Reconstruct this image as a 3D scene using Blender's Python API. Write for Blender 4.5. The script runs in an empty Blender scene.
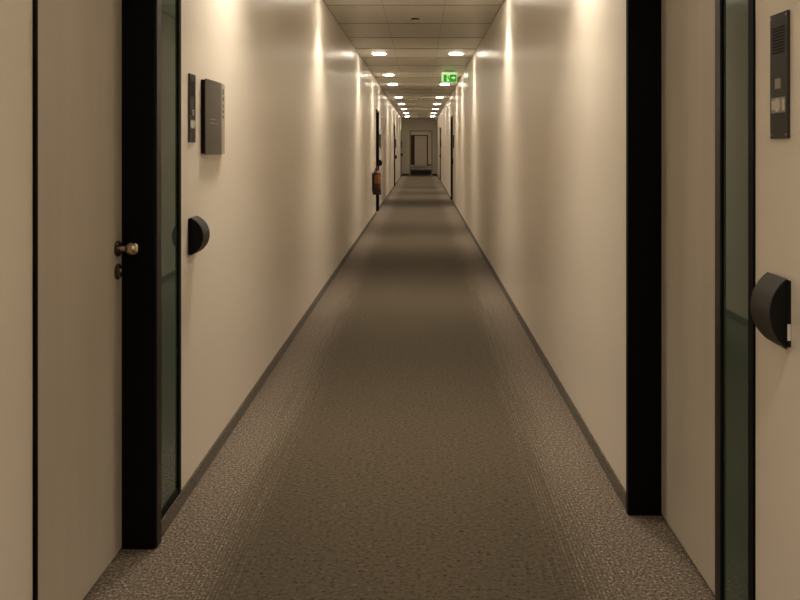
import bpy, bmesh, math, random
from mathutils import Vector, Matrix
random.seed(7)
SC = bpy.context.scene
C = SC.collection
PI = math.pi

# ------------------------------------------------------------------ dimensions
H = 2.70            # ceiling
CAM = 1.35
XL, XR = -0.903, 0.769          # wall faces
LEAF = 0.110                    # leaf recess
LIP = 0.0165                     # frame lip into corridor
WT = 0.16                       # wall thickness
DOOR_H = 2.11
Y0, YE, YF = -4.2, 38.5, 59.0   # back wall, end wall, far end

# ------------------------------------------------------------------ materials
def mat(name, col, rough=0.5, metal=0.0, spec=0.5, emit=None, es=0.0, coat=0.0):
    m = bpy.data.materials.new(name); m.use_nodes = True
    b = m.node_tree.nodes['Principled BSDF']
    b.inputs['Base Color'].default_value = (*col, 1)
    b.inputs['Roughness'].default_value = rough
    b.inputs['Metallic'].default_value = metal
    b.inputs['Specular IOR Level'].default_value = spec
    b.inputs['Coat Weight'].default_value = coat
    if emit:
        b.inputs['Emission Color'].default_value = (*emit, 1)
        b.inputs['Emission Strength'].default_value = es
    return m

def nodes(m):
    return m.node_tree.nodes, m.node_tree.links, m.node_tree.nodes['Principled BSDF']

def add_bump(m, scale, strength, dist, stretch=(1, 1, 1), detail=3):
    n, l, b = nodes(m)
    tc = n.new('ShaderNodeTexCoord'); mp = n.new('ShaderNodeMapping')
    mp.inputs['Scale'].default_value = stretch
    t = n.new('ShaderNodeTexNoise'); t.inputs['Scale'].default_value = scale
    t.inputs['Detail'].default_value = detail
    bp = n.new('ShaderNodeBump'); bp.inputs['Strength'].default_value = strength
    bp.inputs['Distance'].default_value = dist
    l.new(tc.outputs['Object'], mp.inputs[0]); l.new(mp.outputs[0], t.inputs[0])
    l.new(t.outputs[0], bp.inputs['Height']); l.new(bp.outputs[0], b.inputs['Normal'])

def add_mottle(m, c1, c2, scale, stretch=(1, 1, 1)):
    n, l, b = nodes(m)
    tc = n.new('ShaderNodeTexCoord'); mp = n.new('ShaderNodeMapping')
    mp.inputs['Scale'].default_value = stretch
    t = n.new('ShaderNodeTexNoise'); t.inputs['Scale'].default_value = scale
    r = n.new('ShaderNodeValToRGB')
    r.color_ramp.elements[0].position = .3; r.color_ramp.elements[0].color = (*c1, 1)
    r.color_ramp.elements[1].position = .7; r.color_ramp.elements[1].color = (*c2, 1)
    l.new(tc.outputs['Object'], mp.inputs[0]); l.new(mp.outputs[0], t.inputs[0])
    l.new(t.outputs[0], r.inputs[0]); l.new(r.outputs[0], b.inputs['Base Color'])

WALLC = (0.83, 0.775, 0.685)
M = {}
M['wall'] = mat('wall_panel', WALLC, 0.32, spec=0.36)
add_mottle(M['wall'], (0.86, 0.79, 0.69), (0.875, 0.805, 0.705), 1.3, (1, 1, .3))
add_bump(M['wall'], 160, 0.035, 0.002)
M['endwall'] = mat('end_wall_paint', (0.80, 0.75, 0.64), 0.6)
M['leaf'] = mat('door_laminate', (0.62, 0.56, 0.46), 0.38, spec=0.4)
add_mottle(M['leaf'], (0.625, 0.565, 0.475), (0.655, 0.595, 0.505), 3, (1, 6, .4))
M['black'] = mat('black_frame', (0.002, 0.002, 0.0025), 0.55, spec=0.12)
M['jamb'] = mat('dark_bronze_metal', (0.018, 0.014, 0.012), 0.35, metal=0.4)
M['glass'] = mat('green_tinted_glass', (0.050, 0.092, 0.072), 0.035, spec=0.85)
M['tile'] = mat('ceiling_tile', (0.62, 0.58, 0.50), 0.38, spec=0.5)
add_mottle(M['tile'], (0.70, 0.66, 0.57), (0.74, 0.70, 0.61), 60)
M['grid'] = mat('ceiling_grid_metal', (0.34, 0.31, 0.26), 0.28, metal=0.4)
M['ring'] = mat('downlight_ring', (0.75, 0.72, 0.66), 0.4)
M['lamp'] = mat('downlight_lens', (0.9, 0.9, 0.85), 0.4, emit=(1.0, 0.87, 0.70), es=36.0)
M['white'] = mat('white_plastic', (0.72, 0.68, 0.60), 0.45)
M['darkgrey'] = mat('dark_grey_plastic', (0.035, 0.031, 0.027), 0.40)
M['charcoal'] = mat('charcoal_grain_plastic', (0.030, 0.026, 0.025), 0.5)
add_bump(M['charcoal'], 900, 0.25, 0.001)
M['bronzeplate'] = mat('bronze_anodised_plate', (0.026, 0.020, 0.016), 0.5, metal=0.2)
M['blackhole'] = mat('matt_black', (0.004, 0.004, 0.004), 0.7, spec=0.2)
M['signface'] = mat('sign_grey_metal', (0.085, 0.076, 0.058), 0.38, metal=0.35)
M['signpale'] = mat('sign_pale_strip', (0.42, 0.37, 0.29), 0.4)
M['signtext'] = mat('sign_print_pale', (0.30, 0.27, 0.21), 0.5)
M['labelwhite'] = mat('white_label', (0.62, 0.58, 0.50), 0.5)
M['labelgrey'] = mat('grey_button', (0.28, 0.26, 0.23), 0.4)
M['steel'] = mat('brushed_steel', (0.62, 0.54, 0.42), 0.22, metal=1.0)
M['steeldark'] = mat('dark_rosette_metal', (0.09, 0.075, 0.055), 0.3, metal=0.9)
M['red'] = mat('extinguisher_red', (0.10, 0.012, 0.006), 0.4)
M['orange'] = mat('extinguisher_label', (0.26, 0.11, 0.025), 0.5)
M['rubber'] = mat('black_rubber', (0.012, 0.011, 0.010), 0.6)
M['exitgreen'] = mat('exit_green', (0.02, 0.30, 0.04), 0.4, emit=(0.05, 0.50, 0.03), es=0.45)
M['exitwhite'] = mat('exit_white', (0.75, 0.85, 0.65), 0.4, emit=(0.62, 1.0, 0.42), es=0.85)
M['exitdark'] = mat('exit_green_unlit', (0.01, 0.11, 0.035), 0.5)
M['skirtdark'] = mat('dark_skirting', (0.025, 0.020, 0.015), 0.6)
M['trim'] = mat('doorway_trim', (0.42, 0.35, 0.25), 0.5)
M['brownglass'] = mat('brown_tinted_glass', (0.09, 0.065, 0.04), 0.15)

def carpet(name, border):
    m = bpy.data.materials.new(name); m.use_nodes = True
    n, l, b = nodes(m)
    b.inputs['Roughness'].default_value = 0.95
    b.inputs['Specular IOR Level'].default_value = 0.1
    b.inputs['Sheen Weight'].default_value = 0.12
    tc = n.new('ShaderNodeTexCoord')
    def mapping(s):
        mp = n.new('ShaderNodeMapping'); mp.inputs['Scale'].default_value = s
        l.new(tc.outputs['Object'], mp.inputs[0]); return mp.outputs[0]
    def noise(vec, scale, detail=2, rough=.6):
        t = n.new('ShaderNodeTexNoise'); t.inputs['Scale'].default_value = scale
        t.inputs['Detail'].default_value = detail; t.inputs['Roughness'].default_value = rough
        l.new(vec, t.inputs[0]); return t.outputs[0]
    def math_(op, a, bb=None, c=None, clamp=False):
        t = n.new('ShaderNodeMath'); t.operation = op; t.use_clamp = clamp
        for i, v in enumerate((a, bb, c)):
            if v is None: continue
            if isinstance(v, (int, float)): t.inputs[i].default_value = v
            else: l.new(v, t.inputs[i])
        return t.outputs[0]
    def ramp(v, stops):
        r = n.new('ShaderNodeValToRGB'); e = r.color_ramp.elements
        e[0].position, e[0].color = stops[0][0], (*stops[0][1], 1)
        e[1].position, e[1].color = stops[-1][0], (*stops[-1][1], 1)
        for p, c in stops[1:-1]:
            k = e.new(p); k.color = (*c, 1)
        l.new(v, r.inputs[0]); return r.outputs[0]
    def mix(f, a, bb):
        t = n.new('ShaderNodeMix'); t.data_type = 'RGBA'
        l.new(f, t.inputs['Factor'])
        for s, v in (('A', a), ('B', bb)):
            sock = [i for i in t.inputs if i.name == s and i.type == 'RGBA'][0]
            l.new(v, sock)
        return [o for o in t.outputs if o.type == 'RGBA'][0]
    # fleck pattern of the runner, laid in short dashes
    fl = noise(mapping((.8, 1.0, 1)), 75, 3, .75)
    cen = ramp(fl, [(.34, (0.014, 0.008, 0.004)), (.44, (0.078, 0.061, 0.038)),
                    (.58, (0.100, 0.079, 0.052)), (.74, (0.175, 0.142, 0.104))])
    fb = noise(mapping((1.0, .75, 1)), 115, 3, .85)
    bor = ramp(fb, [(.36, (0.026, 0.018, 0.012)), (.46, (0.130, 0.103, 0.078)),
                    (.56, (0.205, 0.167, 0.130)), (.66, (0.520, 0.435, 0.345))])
    if border == 'skirt':
        col = mix(math_('MULTIPLY', fb, 0.55), cen, bor)
    else:
        sx = n.new('ShaderNodeSeparateXYZ'); l.new(tc.outputs['Object'], sx.inputs[0])
        d = math_('ABSOLUTE', math_('SUBTRACT', sx.outputs['X'], (XL + XR) / 2))   # distance from middle
        wob = noise(mapping((1, .05, 1)), 9, 1, .5)
        ph = math_('MULTIPLY_ADD', d, 2 * PI / 0.0130, math_('MULTIPLY', wob, 5.0))
        wave = math_('SINE', ph)
        stripes = math_('SUBTRACT', noise(mapping((1, .015, 1)), 70, 1, .5), .5)
        frac = math_('DIVIDE', math_('SUBTRACT', d, 0.46), 0.25)
        f = math_('MULTIPLY_ADD', wave, 0.20, frac)
        f = math_('MULTIPLY_ADD', stripes, 0.9, f)
        f = math_('MULTIPLY_ADD', math_('SUBTRACT', fb, .5), 1.1, f)
        msk = n.new('ShaderNodeMapRange'); msk.interpolation_type = 'SMOOTHSTEP'
        msk.inputs['From Min'].default_value = 0.15; msk.inputs['From Max'].default_value = 1.0
        l.new(f, msk.inputs['Value'])
        col = mix(msk.outputs[0], cen, bor)
    l.new(col, b.inputs['Base Color'])
    bp = n.new('ShaderNodeBump'); bp.inputs['Strength'].default_value = .7; bp.inputs['Distance'].default_value = .004
    l.new(fb, bp.inputs['Height']); l.new(bp.outputs[0], b.inputs['Normal'])
    return m
M['carpet'] = carpet('brown_carpet', 'border')
M['skirt'] = carpet('carpet_skirting', 'skirt')

# ------------------------------------------------------------------ mesh helpers
def box(bm, x0, x1, y0, y1, z0, z1):
    r = bmesh.ops.create_cube(bm, size=1)
    for v in r['verts']:
        v.co = Vector(((x0 + x1) / 2 + v.co.x * (x1 - x0), (y0 + y1) / 2 + v.co.y * (y1 - y0), (z0 + z1) / 2 + v.co.z * (z1 - z0)))
    return r['verts']

def prism(bm, pts, axis, a, b):
    """extrude closed 2-D outline along axis; pts are the other two coordinates in xyz order"""
    def p(u, v, t):
        return {'x': (t, u, v), 'y': (u, t, v), 'z': (u, v, t)}[axis]
    A = [bm.verts.new(p(u, v, a)) for u, v in pts]; B = [bm.verts.new(p(u, v, b)) for u, v in pts]
    n = len(pts)
    bm.faces.new(A); bm.faces.new(B[::-1])
    for i in range(n):
        bm.faces.new((A[i], B[i], B[(i + 1) % n], A[(i + 1) % n]))

def lathe(bm, prof, origin, axis=Vector((0, 0, 1)), seg=32):
    """prof: (radius, height) along axis"""
    q = Vector((0, 0, 1)).rotation_difference(Vector(axis)).to_matrix()
    o = Vector(origin); rings = []
    for r, h in prof:
        if r < 1e-6: rings.append([bm.verts.new(o + q @ Vector((0, 0, h)))]); continue
        rings.append([bm.verts.new(o + q @ Vector((r * math.cos(2 * PI * k / seg), r * math.sin(2 * PI * k / seg), h))) for k in range(seg)])
    for A, B in zip(rings, rings[1:]):
        for k in range(seg):
            k2 = (k + 1) % seg
            if len(A) == 1 and len(B) == 1: continue
            if len(A) == 1: bm.faces.new((A[0], B[k], B[k2]))
            elif len(B) == 1: bm.faces.new((A[k], B[0], A[k2]))
            else: bm.faces.new((A[k], B[k], B[k2], A[k2]))
    for R, rev in ((rings[0], True), (rings[-1], False)):
        if len(R) > 1: bm.faces.new(R[::-1] if rev else R)

def tube(bm, pts, r, seg=10):
    pts = [Vector(p) for p in pts]; rings = []
    for i, p in enumerate(pts):
        d = (pts[min(i + 1, len(pts) - 1)] - pts[max(i - 1, 0)]).normalized()
        q = Vector((0, 0, 1)).rotation_difference(d).to_matrix()
        rings.append([bm.verts.new(p + q @ Vector((r * math.cos(2 * PI * k / seg), r * math.sin(2 * PI * k / seg), 0))) for k in range(seg)])
    for A, B in zip(rings, rings[1:]):
        for k in range(seg):
            bm.faces.new((A[k], B[k], B[(k + 1) % seg], A[(k + 1) % seg]))
    bm.faces.new(rings[0][::-1]); bm.faces.new(rings[-1])

def obj(name, bm, m, parent=None, bevel=0.0, smooth=False, seg=2):
    bmesh.ops.recalc_face_normals(bm, faces=bm.faces)
    me = bpy.data.meshes.new(name); bm.to_mesh(me); bm.free()
    me.materials.append(m if not isinstance(m, str) else M[m])
    o = bpy.data.objects.new(name, me); C.objects.link(o)
    if smooth:
        for p in me.polygons: p.use_smooth = True
        me.set_sharp_from_angle(angle=math.radians(40))
    if bevel:
        md = o.modifiers.new('bevel', 'BEVEL'); md.width = bevel; md.segments = seg; md.limit_method = 'ANGLE'
        md.angle_limit = math.radians(40)
    if parent is not None: o.parent = parent
    return o

def boxobj(name, ext, m, parent=None, bevel=0.0):
    bm = bmesh.new(); box(bm, *ext); return obj(name, bm, m, parent, bevel)

def struct(o, label=None):
    o['kind'] = 'structure'
    if label: o['label'] = label
    return o

def thing(name, label, cat, loc=(0, 0, 0), group=None):
    o = bpy.data.objects.new(name, None); C.objects.link(o); o.location = loc
    o.empty_display_size = .1
    o['label'] = label; o['category'] = cat
    if group: o['group'] = group
    return o

def dup(root, loc, label):
    r = root.copy(); C.objects.link(r); r.location = loc; r['label'] = label
    for ch in list(root.children):
        c = ch.copy(); C.objects.link(c); c.parent = r
        for g in ch.children:
            d = g.copy(); C.objects.link(d); d.parent = c
    return r

# ------------------------------------------------------------------ door positions
# side, jamb-of-hinge y0..y1, opening end, handle jamb end, glass end, frame end (in walking order from the hinge)
DOORS = [('L', 1.885, 1.900, 2.717, 2.778, 3.0075, 3.039),
         ('R', 3.000, 2.967, 2.113, 2.064, 1.896, 1.864)]
for yy in (17.1, 28.0, 36.6):      # black handle post of each left door
    DOORS.append(('L', yy - .844, yy - .814, yy, yy + .062, yy + .32, yy + .35))
for yy in (20.7, 32.6):            # black hinge post of each right door
    DOORS.append(('R', yy + .033, yy, yy - .897, yy - .957, yy - 1.07, yy - 1.103))

# ------------------------------------------------------------------ shell
def wall(side):
    f = XL if side == 'L' else XR
    o = f - WT if side == 'L' else f + WT
    x0, x1 = min(f, o), max(f, o)
    spans = sorted((min(d[1], d[6]), max(d[1], d[6])) for d in DOORS if d[0] == side)
    bm = bmesh.new(); y = Y0
    for a, b in spans:
        box(bm, x0, x1, y, a, 0, H); box(bm, x0, x1, a, b, DOOR_H, H); y = b
    box(bm, x0, x1, y, YF, 0, H)
    return struct(obj('wall_left' if side == 'L' else 'wall_right', bm, 'wall'))
wall('L'); wall('R')

struct(boxobj('floor', (XL - WT, XR + WT, Y0 - .15, YF + .15, -.1, 0), 'carpet'), 'brown flecked carpet with paler striped borders')
struct(boxobj('ceiling', (XL - WT, XR + WT, Y0 - .15, YF + .15, H, H + .1), 'tile'))
struct(boxobj('wall_back', (XL - WT, XR + WT, Y0 - .12, Y0, 0, H), 'endwall'))

# ceiling grid : long bars and cross bars
TP = 1.14; T0 = 11.13
bm = bmesh.new()
y = T0 - 13 * TP
while y < YE - .1:
    box(bm, XL, XR, y - .009, y + .009, H - .005, H + .002); y += TP
for x in (-.362, .226):
    box(bm, x - .003, x + .003, Y0, YE, H - .001, H + .002)
struct(obj('trim_1', bm, 'grid'), 'ceiling grid bars')
# shadow-gap edge along both walls at the ceiling
for k, (a, b) in enumerate(((XL, XL + .012), (XR - .012, XR))):
    struct(boxobj('trim_%d' % (k + 2), (a, b, Y0, YE, H - .004, H), 'grid'))

# skirtings of carpet, broken only by the doors (they run below the sidelights)
for side in 'LR':
    f = XL if side == 'L' else XR
    s = 1 if side == 'L' else -1
    spans = sorted((min(d[1], d[4]), max(d[1], d[4])) for d in DOORS if d[0] == side)
    bm = bmesh.new(); y = Y0
    for a, b in spans + [(YE, YE)]:
        xs = sorted((f - s * .03, f + s * .008)); 
        box(bm, xs[0], xs[1], y, a, 0, .058); y = b
    struct(obj('baseboard_left' if side == 'L' else 'baseboard_right', bm, 'skirt', bevel=.002))

# end wall with the open doorway
OW = .535; OH = 2.13
bm = bmesh.new()
box(bm, XL, -OW, YE, YE + .14, 0, H); box(bm, OW, XR, YE, YE + .14, 0, H); box(bm, -OW, OW, YE, YE + .14, OH, H)
struct(obj('wall_end', bm, 'endwall'), 'cream end wall with open doorway')
bm = bmesh.new()
for s in (-1, 1):
    xs = sorted((s * (OW - .045), s * (OW + .012)))
    box(bm, xs[0], xs[1], YE - .012, YE + .15, 0, OH + .012)
box(bm, -OW + .045, OW - .045, YE - .012, YE + .15, OH - .045, OH + .012)
struct(obj('trim_4', bm, 'trim', bevel=.003), 'pale frame lining the open doorway in the end wall')
bm = bmesh.new()
box(bm, XL, -OW - .02, YE - .014, YE, 0, .08); box(bm, OW + .02, XR, YE - .014, YE, 0, .08)
struct(obj('baseboard_end', bm, 'skirtdark'))
struct(boxobj('trim_5', (-OW, OW, YE - .05, YE + .16, 0, .006), 'trim'), 'threshold strip of the doorway')

# far end beyond the doorway : wall, pale door, brown sidelight
struct(boxobj('wall_far', (XL, XR, YF, YF + .12, 0, H), 'endwall'))
d = bpy.data.objects.new('door_8', None); C.objects.link(d); d.location = (0, YF, 0); struct(d, 'pale door at the far end beyond the doorway')
boxobj('leaf', (-.47, .43, -.03, 0, .01, 2.16), 'leaf', d, .003)
bm = bmesh.new(); box(bm, .43, .50, -.05, 0, 0, 2.22); box(bm, -.53, -.47, -.05, 0, 0, 2.22); box(bm, -.47, .43, -.05, 0, 2.16, 2.22)
obj('door_frame', bm, 'black', d, .003)
d = bpy.data.objects.new('window_8', None); C.objects.link(d); d.location = (0, YF, 0); struct(d, 'brown glass strip beside the far door')
bm = bmesh.new(); box(bm, -.79, -.75, -.04, 0, .06, 2.22); box(bm, -.75, -.53, -.04, 0, .06, .10); box(bm, -.75, -.53, -.04, 0, 2.18, 2.22)
obj('window_frame', bm, 'black', d)
boxobj('glass_pane', (-.75, -.53, -.02, 0, .10, 2.18), 'brownglass', d)
bm = bmesh.new(); box(bm, .50, XR, YF - .012, YF, 0, .08); box(bm, XL, -.79, YF - .012, YF, 0, .08)
struct(obj('baseboard_far', bm, 'skirtdark'))

# ------------------------------------------------------------------ doors and sidelights
def doorset(k, side, a, b, c, e, g, i):
    f = XL if side == 'L' else XR
    s = 1 if side == 'L' else -1          # +s points into the corridor
    lp = f - s * (LEAF if side == 'R' else .099)                     # leaf face
    back = f - s * WT
    lip = f + s * LIP
    def bx(bm, xa, xb, ya, yb, za, zb):
        box(bm, min(xa, xb), max(xa, xb), min(ya, yb), max(ya, yb), za, zb)
    where = 'left' if side == 'L' else 'right'
    root = bpy.data.objects.new('door_%d' % (k + 1), None); C.objects.link(root)
    struct(root)
    def mk(name, fn, m, bevel=0.0, par=root):
        bm = bmesh.new(); fn(bm); return obj(name, bm, m, par, bevel)
    mk('leaf', lambda bm: bx(bm, lp, back + s * .005, b, c, .008, DOOR_H - .045), 'leaf', .002)
    mk('hinge_post', lambda bm: bx(bm, back, f + s * (.0075 if side == 'L' else .0115), a, b, 0, DOOR_H), 'black', .004)
    mk('handle_post', lambda bm: bx(bm, back, (lip if side == 'L' else f + s * .006) - s * .006, c, e, 0, DOOR_H), 'black', .006)
    if side == 'R': lip = f + s * .006
    mk('post_cladding', lambda bm: bx(bm, lip - s * .006, lip, c + (e - c) * .12, e - (e - c) * .10, .002, DOOR_H - .002), 'jamb', .0015)
    mk('head_rail', lambda bm: bx(bm, back, f + s * LIP, b, c, DOOR_H - .045, DOOR_H), 'black', .004)
    # furniture
    dy = 1 if c > b else -1
    ky = c - dy * .043; kz = 1.015
    def rose(bm, z): lathe(bm, [(.026, 0), (.026, .006), (.022, .009), (0, .009)], (lp, ky, z), (s, 0, 0), 28)
    r1 = mk('rosette', lambda bm: rose(bm, kz), 'steeldark'); 
    bm = bmesh.new()
    lathe(bm, [(.010, .008), (.010, .030), (.016, .036), (.0225, .046), (.0235, .055), (.021, .064), (.013, .070), (0, .071)], (lp, ky, kz), (s, 0, 0), 32)
    obj('knob', bm, 'steel', root, smooth=True)
    es = mk('escutcheon', lambda bm: rose(bm, kz - .076), 'steeldark')
    bm = bmesh.new()
    lathe(bm, [(.0085, .008), (.0085, .014), (.007, .016), (0, .016)], (lp, ky, kz - .072), (s, 0, 0), 20)
    bx(bm, lp + s * .008, lp + s * .013, ky - .005, ky + .005, kz - .093, kz - .074)
    obj('lock_cylinder', bm, 'steel', es)
    # sidelight
    w = bpy.data.objects.new('window_%d' % (k + 1), None); C.objects.link(w); struct(w)
    def fr(bm):
        bx(bm, f - s * .06, f + s * .005, g, i, .058, DOOR_H)
        bx(bm, f - s * .06, f + s * .004, e, g, .058, .085)
        bx(bm, f - s * .06, f + s * .004, e, g, DOOR_H - .03, DOOR_H)
    mk('window_frame', fr, 'black', .002, w)
    mk('glass_pane', lambda bm: bx(bm, f - s * .012, f - s * .002, e, g, .085, DOOR_H - .03), 'glass', 0, w)
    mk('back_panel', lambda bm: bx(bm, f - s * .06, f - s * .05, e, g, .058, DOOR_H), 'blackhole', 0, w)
for k, dd in enumerate(DOORS): doorset(k, *dd)

# ------------------------------------------------------------------ wall fixtures (built with +x into the corridor, y along wall)
def M_side(root, side):
    """mirror for the right wall is done in the mesh: return (s)"""
    return 1 if side == 'L' else -1

def intercom(y, side, label):
    f = XL if side == 'L' else XR; s = M_side(None, side)
    t = thing('intercom_panel', label, 'intercom', (f, y, 1.368), 'intercom panels by the doors')
    W, HH, D = .085, .268, .006
    def bx(bm, xa, xb, ya, yb, za, zb): box(bm, min(s * xa, s * xb), max(s * xa, s * xb), ya, yb, za, zb)
    bm = bmesh.new(); bx(bm, 0, D, -W / 2, W / 2, 0, HH); obj('face_plate', bm, 'bronzeplate', t, .001)
    bm = bmesh.new()
    for j in range(9): bx(bm, D - .001, D + .0008, -.029, .029, .182 + j * .0066, .1855 + j * .0066)
    obj('speaker_grille', bm, 'blackhole', t)
    bm = bmesh.new(); bx(bm, D - .001, D + .003, -.012, .012, .106, .128); obj('call_button', bm, 'labelgrey', t, .001)
    bm = bmesh.new(); bx(bm, D - .001, D + .001, -.033, .033, .055, .088); l = obj('name_label', bm, 'labelgrey', t)
    bm = bmesh.new()
    lathe(bm, [(.0145, 0), (.0145, .0008), (0, .0008)], (s * (D + .001), s * -.004 , .0715), (s, 0, 0), 24)
    bx(bm, D + .001, D + .0016, -.031, -.020, .060, .084); bx(bm, D + .001, D + .0016, .019, .031, .062, .082)
    obj('label_disc', bm, 'labelwhite', l)
    for yy in (-.036, .036):
        for zz in (.008, HH - .008):
            bm = bmesh.new(); lathe(bm, [(.0028, 0), (.0022, .001), (0, .001)], (s * D, yy, zz), (s, 0, 0), 12)
            obj('screw', bm, 'labelgrey', t)
    return t

def reader(y0, side, label, tag_=False, D=.050):
    """half-round wall unit: circular-segment profile, extruded along the wall"""
    f = XL if side == 'L' else XR; s = M_side(None, side)
    t = thing('card_reader', label, 'card reader', (f, y0, .930), 'half-round readers by the doors')
    def bx(bm, xa, xb, ya, yb, za, zb): box(bm, min(s * xa, s * xb), max(s * xa, s * xb), ya, yb, za, zb)
    bm = bmesh.new(); bx(bm, 0, .008, -.004, .098, .004, .142); obj('base_plate', bm, 'blackhole', t, .001)
    c = .144; R = (D * D + c * c / 4) / (2 * D); pts = []
    a0 = math.asin(c / 2 / R)
    for j in range(25):
        a = -a0 + 2 * a0 * j / 24
        pts.append((s * (.007 + R * math.cos(a) - (R - D)), c / 2 + R * math.sin(a)))
    bm = bmesh.new(); prism(bm, pts, 'y', .0015, .0925); obj('housing', bm, 'blackhole', t, smooth=True)
    out = [(s * (.007 + (R + .0022) * math.cos(-a0 + 2 * a0 * j / 24) - (R - D)), c / 2 + (R + .0022) * math.sin(-a0 + 2 * a0 * j / 24)) for j in range(25)]
    bm = bmesh.new(); prism(bm, out + pts[::-1], 'y', 0, .094); obj('curved_cover', bm, 'charcoal', t, smooth=True)
    if tag_:
        bm = bmesh.new(); bx(bm, .0085, .0016, -.0052, -.004, .018, .052); o = obj('label_sticker', bm, 'labelwhite', t)
    return t

def door_sign(y0, side, label):
    f = XL if side == 'L' else XR; s = M_side(None, side)
    t = thing('door_sign', label, 'sign', (f, y0, 1.318), 'curved signs by the doors')
    L, HH = .345, .313
    R = 2.2
    def prof(off, u0, u1, n=14):
        o = []
        for j in range(n + 1):
            u = u0 + (u1 - u0) * j / n
            o.append((s * (.019 + off + math.sqrt(R * R - (u - .14) ** 2) - math.sqrt(R * R - .14 ** 2)), u))
        return o
    def bx(bm, xa, xb, ya, yb, za, zb): box(bm, min(s * xa, s * xb), max(s * xa, s * xb), ya, yb, za, zb)
    bm = bmesh.new(); prism(bm, prof(-.002, .002, .255) + [(0, .255), (0, .002)], 'z', .004, HH - .004); obj('backing', bm, 'blackhole', t)
    cut = .262
    bm = bmesh.new(); prism(bm, prof(.001, 0, cut) + prof(-.002, 0, cut)[::-1], 'z', 0, HH); fp = obj('face_plate', bm, 'signface', t, smooth=True)
    bm = bmesh.new(); prism(bm, prof(.001, cut, L) + prof(-.002, cut, L)[::-1], 'z', 0, HH); ns = obj('number_strip', bm, 'signpale', t, smooth=True)
    bm = bmesh.new()
    for j, (z, hh) in enumerate(((.278, .026), (.246, .020), (.214, .016), (.190, .014), (.166, .012))):
        prism(bm, prof(.0016, .285, .32 + .008 * (j % 2)) + prof(.0008, .285, .32 + .008 * (j % 2))[::-1], 'z', z - hh / 2, z + hh / 2)
    obj('number_print', bm, 'signface', ns)
    bm = bmesh.new()
    prism(bm, prof(.0016, .05, .15) + prof(.0008, .05, .15)[::-1], 'z', .146, .150)
    prism(bm, prof(.0016, .05, .18) + prof(.0008, .05, .18)[::-1], 'z', .130, .134)
    obj('name_print', bm, 'signtext', fp)
    return t

intercom(3.186, 'L', 'slim dark intercom panel on the left wall between green sidelight and curved sign')
door_sign(3.325, 'L', 'large dark grey curved sign with pale edge strip on the near left wall')
reader(3.146, 'L', 'black half-round reader on the near left wall below the intercom panel')
intercom(1.731, 'R', 'tall dark intercom panel with slotted grille on the near right wall')
reader(1.688, 'R', 'large black half-round reader with white sticker at right edge of the photo', True, .036)

nth = ['first', 'second', 'third']
li = ri = 0
for d in DOORS[2:]:
    if d[0] == 'L':
        w = 'left door %s' % ('just behind the fire extinguisher', 'second beyond the fire extinguisher', 'closest to the end wall')[li]; li += 1
        door_sign(d[6] + .29, 'L', 'small curved sign past the ' + w)
        reader(d[6] + .10, 'L', 'tiny black half-round reader past the ' + w)
        intercom(d[6] + .15, 'L', 'tiny dark intercom panel past the ' + w)
    else:
        w = 'right door %s' % ('standing beyond the green exit sign', 'closest to the end wall')[ri]; ri += 1
        door_sign(d[6] - .64, 'R', 'small curved sign before the ' + w)
        reader(d[6] - .20, 'R', 'tiny black half-round reader before the ' + w)
        intercom(d[6] - .15, 'R', 'tiny dark intercom panel before the ' + w)

# ------------------------------------------------------------------ fire extinguisher
t = thing('fire_extinguisher', 'red fire extinguisher with orange label hung on left wall before a door', 'fire extinguisher', (XL + .088, 15.0, .475))
bm = bmesh.new()
lathe(bm, [(.060, .0), (.070, .012), (.072, .03), (.072, .35), (.067, .385), (.048, .415), (.026, .43), (.024, .45), (0, .45)], (0, 0, 0), seg=32)
obj('cylinder', bm, 'red', t, smooth=True)
bm = bmesh.new(); lathe(bm, [(.0730, .20), (.0730, .362)], (0, 0, 0), seg=40); obj('label_band', bm, 'orange', t, smooth=True)
bm = bmesh.new(); lathe(bm, [(.079, -.006), (.081, .0), (.078, .06), (.073, .11)], (0, 0, 0), seg=32); obj('foot_ring', bm, 'rubber', t, smooth=True)
bm = bmesh.new()
lathe(bm, [(.026, .445), (.028, .475), (.018, .495), (0, .495)], (0, 0, 0), seg=20); box(bm, -.014, .014, -.095, .02, .49, .505)
box(bm, -.012, .012, -.09, .02, .517, .528); box(bm, -.012, .012, .005, .02, .495, .525)
obj('valve_handle', bm, 'red', t, .002)
bm = bmesh.new()
tube(bm, [(.0, -.02, .47), (-.02, -.06, .475), (-.045, -.088, .42), (-.055, -.092, .33), (-.055, -.09, .2), (-.05, -.088, .09)], .010); obj('hose', bm, 'rubber', t, smooth=True)
bm = bmesh.new(); lathe(bm, [(.011, 0), (.014, -.05), (.020, -.085), (.0, -.085)], (-.05, -.088, .095), seg=16); obj('nozzle', bm, 'rubber', t, smooth=True)
bm = bmesh.new(); box(bm, -.0875, -.07, -.03, .03, .05, .40); box(bm, -.0875, .0, -.082, -.076, .36, .38); box(bm, -.0875, .0, .076, .082, .36, .38)
obj('wall_bracket', bm, 'rubber', t)

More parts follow.
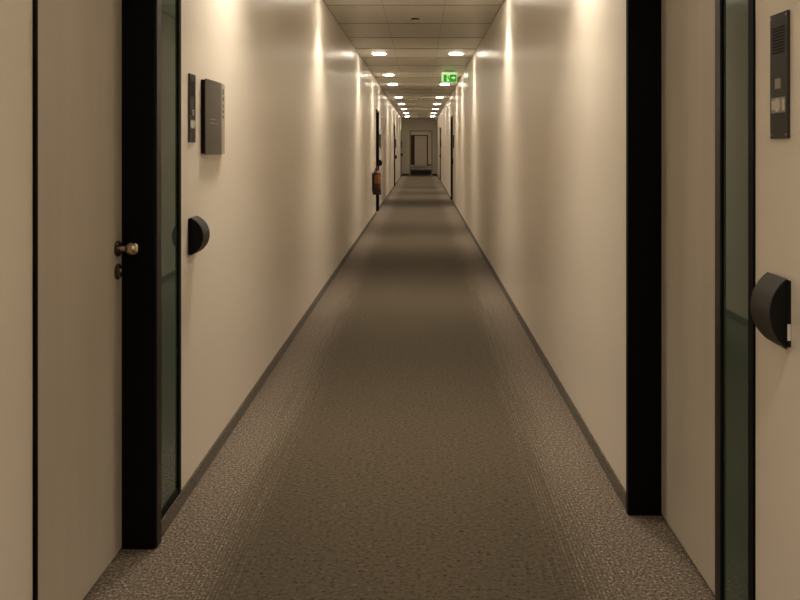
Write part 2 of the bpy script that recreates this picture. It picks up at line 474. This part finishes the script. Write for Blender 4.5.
# ------------------------------------------------------------------ exit signs
def exit_sign(x0, x1, y, z0, z1, label, lit=True):
    w, h = x1 - x0, z1 - z0
    t = thing('exit_sign', label, 'exit sign', ((x0 + x1) / 2, y, z0))
    bg = 'exitgreen' if lit else 'exitdark'; fg = 'exitwhite' if lit else 'exitdark'
    boxobj('housing', (-w / 2, w / 2, 0, .030, 0, h), 'exitwhite' if lit else 'darkgrey', t, .006)
    bm = bmesh.new()
    for s in (-1, 1): box(bm, s * w * .3 - .006, s * w * .3 + .006, .009, .021, h - .002, H - z0)
    box(bm, -w * .36, w * .36, .003, .027, H - z0 - .014, H - z0)
    obj('ceiling_mount', bm, 'white', t)
    p = boxobj('green_panel', (-w / 2 + .030, w / 2 - .006, -.003, 0.001, .006, h - .034), bg, t)
    if not lit: return t
    # pictogram : doorway, running figure, arrow  (unit square height h)
    bm = bmesh.new(); F = -.0045; Bk = -.003; u = h
    def poly(pts): prism(bm, [(a * u, b * u) for a, b in pts], 'y', F, Bk)
    poly([(-.26, .12), (.02, .12), (.02, .80), (-.26, .80)])
    obj('door_mark', bm, fg, p)
    bm = bmesh.new(); F = -.0065; Bk = -.0045
    lathe(bm, [(.058 * u, 0), (.058 * u, .002), (0, .002)], (-.13 * u, -.0045, .70 * u), (0, -1, 0), 16)
    poly([(-.20, .60), (-.06, .62), (-.02, .44), (-.13, .38)])
    poly([(-.13, .40), (-.02, .45), (.04, .28), (-.03, .26)]); poly([(.04, .28), (-.03, .26), (.00, .13), (.06, .13)])
    poly([(-.13, .38), (-.06, .42), (-.14, .22), (-.22, .18), (-.24, .24), (-.18, .27)])
    poly([(-.07, .61), (-.05, .54), (.07, .50), (.10, .55)]); poly([(-.20, .60), (-.14, .55), (-.25, .44), (-.29, .49)])
    obj('running_figure_mark', bm, bg, p)
    bm = bmesh.new(); F = -.0045; Bk = -.003
    poly([(.22, .40), (.42, .40), (.42, .28), (.62, .46), (.42, .64), (.42, .52), (.22, .52)])
    obj('arrow_mark', bm, fg, p)
    return t
exit_sign(.362, .630, 14.2, 2.482, 2.655, 'lit green exit sign hanging from the ceiling right of centre')
exit_sign(.60, .74, 35.9, 2.555, 2.66, 'tiny dark green exit sign near the end wall at the far right', lit=False)

# ------------------------------------------------------------------ smoke detectors
def detector(y, label, x=-.06):
    t = thing('smoke_detector', label, 'smoke detector', (x, y, H), 'smoke detectors')
    bm = bmesh.new(); lathe(bm, [(.078, 0), (.078, -.012), (.070, -.018), (.0, -.018)], (0, 0, 0), seg=32); obj('base', bm, 'white', t, smooth=True)
    bm = bmesh.new(); lathe(bm, [(.043, -.018), (.043, -.036), (0, -.036)], (0, 0, 0), seg=28); obj('sensor_vent', bm, 'blackhole', t, smooth=True)
    bm = bmesh.new(); lathe(bm, [(.054, -.036), (.050, -.044), (.030, -.049), (0, -.050)], (0, 0, 0), seg=28); obj('cap', bm, 'white', t, smooth=True)
    return t
detector(8.42, 'nearest round smoke detector on the ceiling, dark slot in middle')
detector(22.5, 'small smoke detector mid corridor between fourth pair of visible downlights')
detector(33.2, 'smallest smoke detector, close to the end wall')

# ------------------------------------------------------------------ downlights
LAMP_W = 7.2
def downlight(loc, label):
    t = thing('downlight', label, 'ceiling light', loc, 'recessed downlights in the corridor ceiling')
    bm = bmesh.new(); lathe(bm, [(.098, 0), (.098, .004 - .010), (.112, -.006), (.116, -.001), (.116, 0)], (0, 0, 0), seg=36)
    obj('trim_ring', bm, 'ring', t, smooth=True)
    bm = bmesh.new(); lathe(bm, [(.098, -.003), (.097, -.011), (.090, -.015), (.05, -.017), (0, -.018)], (0, 0, 0), seg=36)
    obj('lens', bm, 'lamp', t, smooth=True)
    ld = bpy.data.lights.new('light_source', 'AREA'); ld.shape = 'DISK'; ld.size = .19; ld.spread = math.radians(92)
    ld.energy = LAMP_W; ld.color = (1.0, .87, .70)
    lo = bpy.data.objects.new('light_source', ld); C.objects.link(lo); lo.parent = t; lo.location = (0, 0, -.020)
    return t
rows = [(-3.12, 'behind the viewpoint'), (.65, 'overhead just in front of the viewpoint'), (3.72, 'above the nearest doors'), (7.14, 'just above the top of the photo'),
        (11.7, 'nearest pair in view'), (15.12, 'second pair in view, level with the exit sign'), (17.4, 'third pair in view, just below the exit sign'),
        (21.96, 'fourth pair in view'), (25.38, 'fifth pair in view'), (28.8, 'sixth pair in view'), (32.22, 'seventh pair in view'), (35.64, 'eighth pair, closest to the end wall'),
        (50.5, 'unseen nearer pair added to light the passage beyond the doorway'), (56.6, 'unseen farther pair added to light the passage beyond the doorway')]  # both rows past the doorway are unseen, added to brighten the far passage
proto = None
for y, w in rows:
    for x, sd in ((-.605, 'left'), (.508, 'right')):
        lab = 'round %s-hand ceiling downlight, %s' % (sd, w)
        if proto is None: proto = downlight((x, y, H), lab)
        else: dup(proto, (x, y, H), lab)

# ------------------------------------------------------------------ camera, world, view
cam = bpy.data.cameras.new('camera'); co = bpy.data.objects.new('camera', cam); C.objects.link(co)
co.location = (0, 0, CAM); co.rotation_euler = (PI / 2, 0, 0)
cam.sensor_width = 36; cam.lens = 811 / 800 * 36
cam.shift_x = -(421 - 400) / 800; cam.shift_y = (147 - 300) / 800
cam.clip_start = .05; cam.clip_end = 200
SC.camera = co
w = bpy.data.worlds.new('world'); SC.world = w; w.use_nodes = True
w.node_tree.nodes['Background'].inputs[0].default_value = (.02, .02, .02, 1)
SC.view_settings.view_transform = 'Standard'; SC.view_settings.look = 'None'
SC.view_settings.gamma = 1; SC.view_settings.use_curve_mapping = False
SC.view_settings.exposure = 0.03
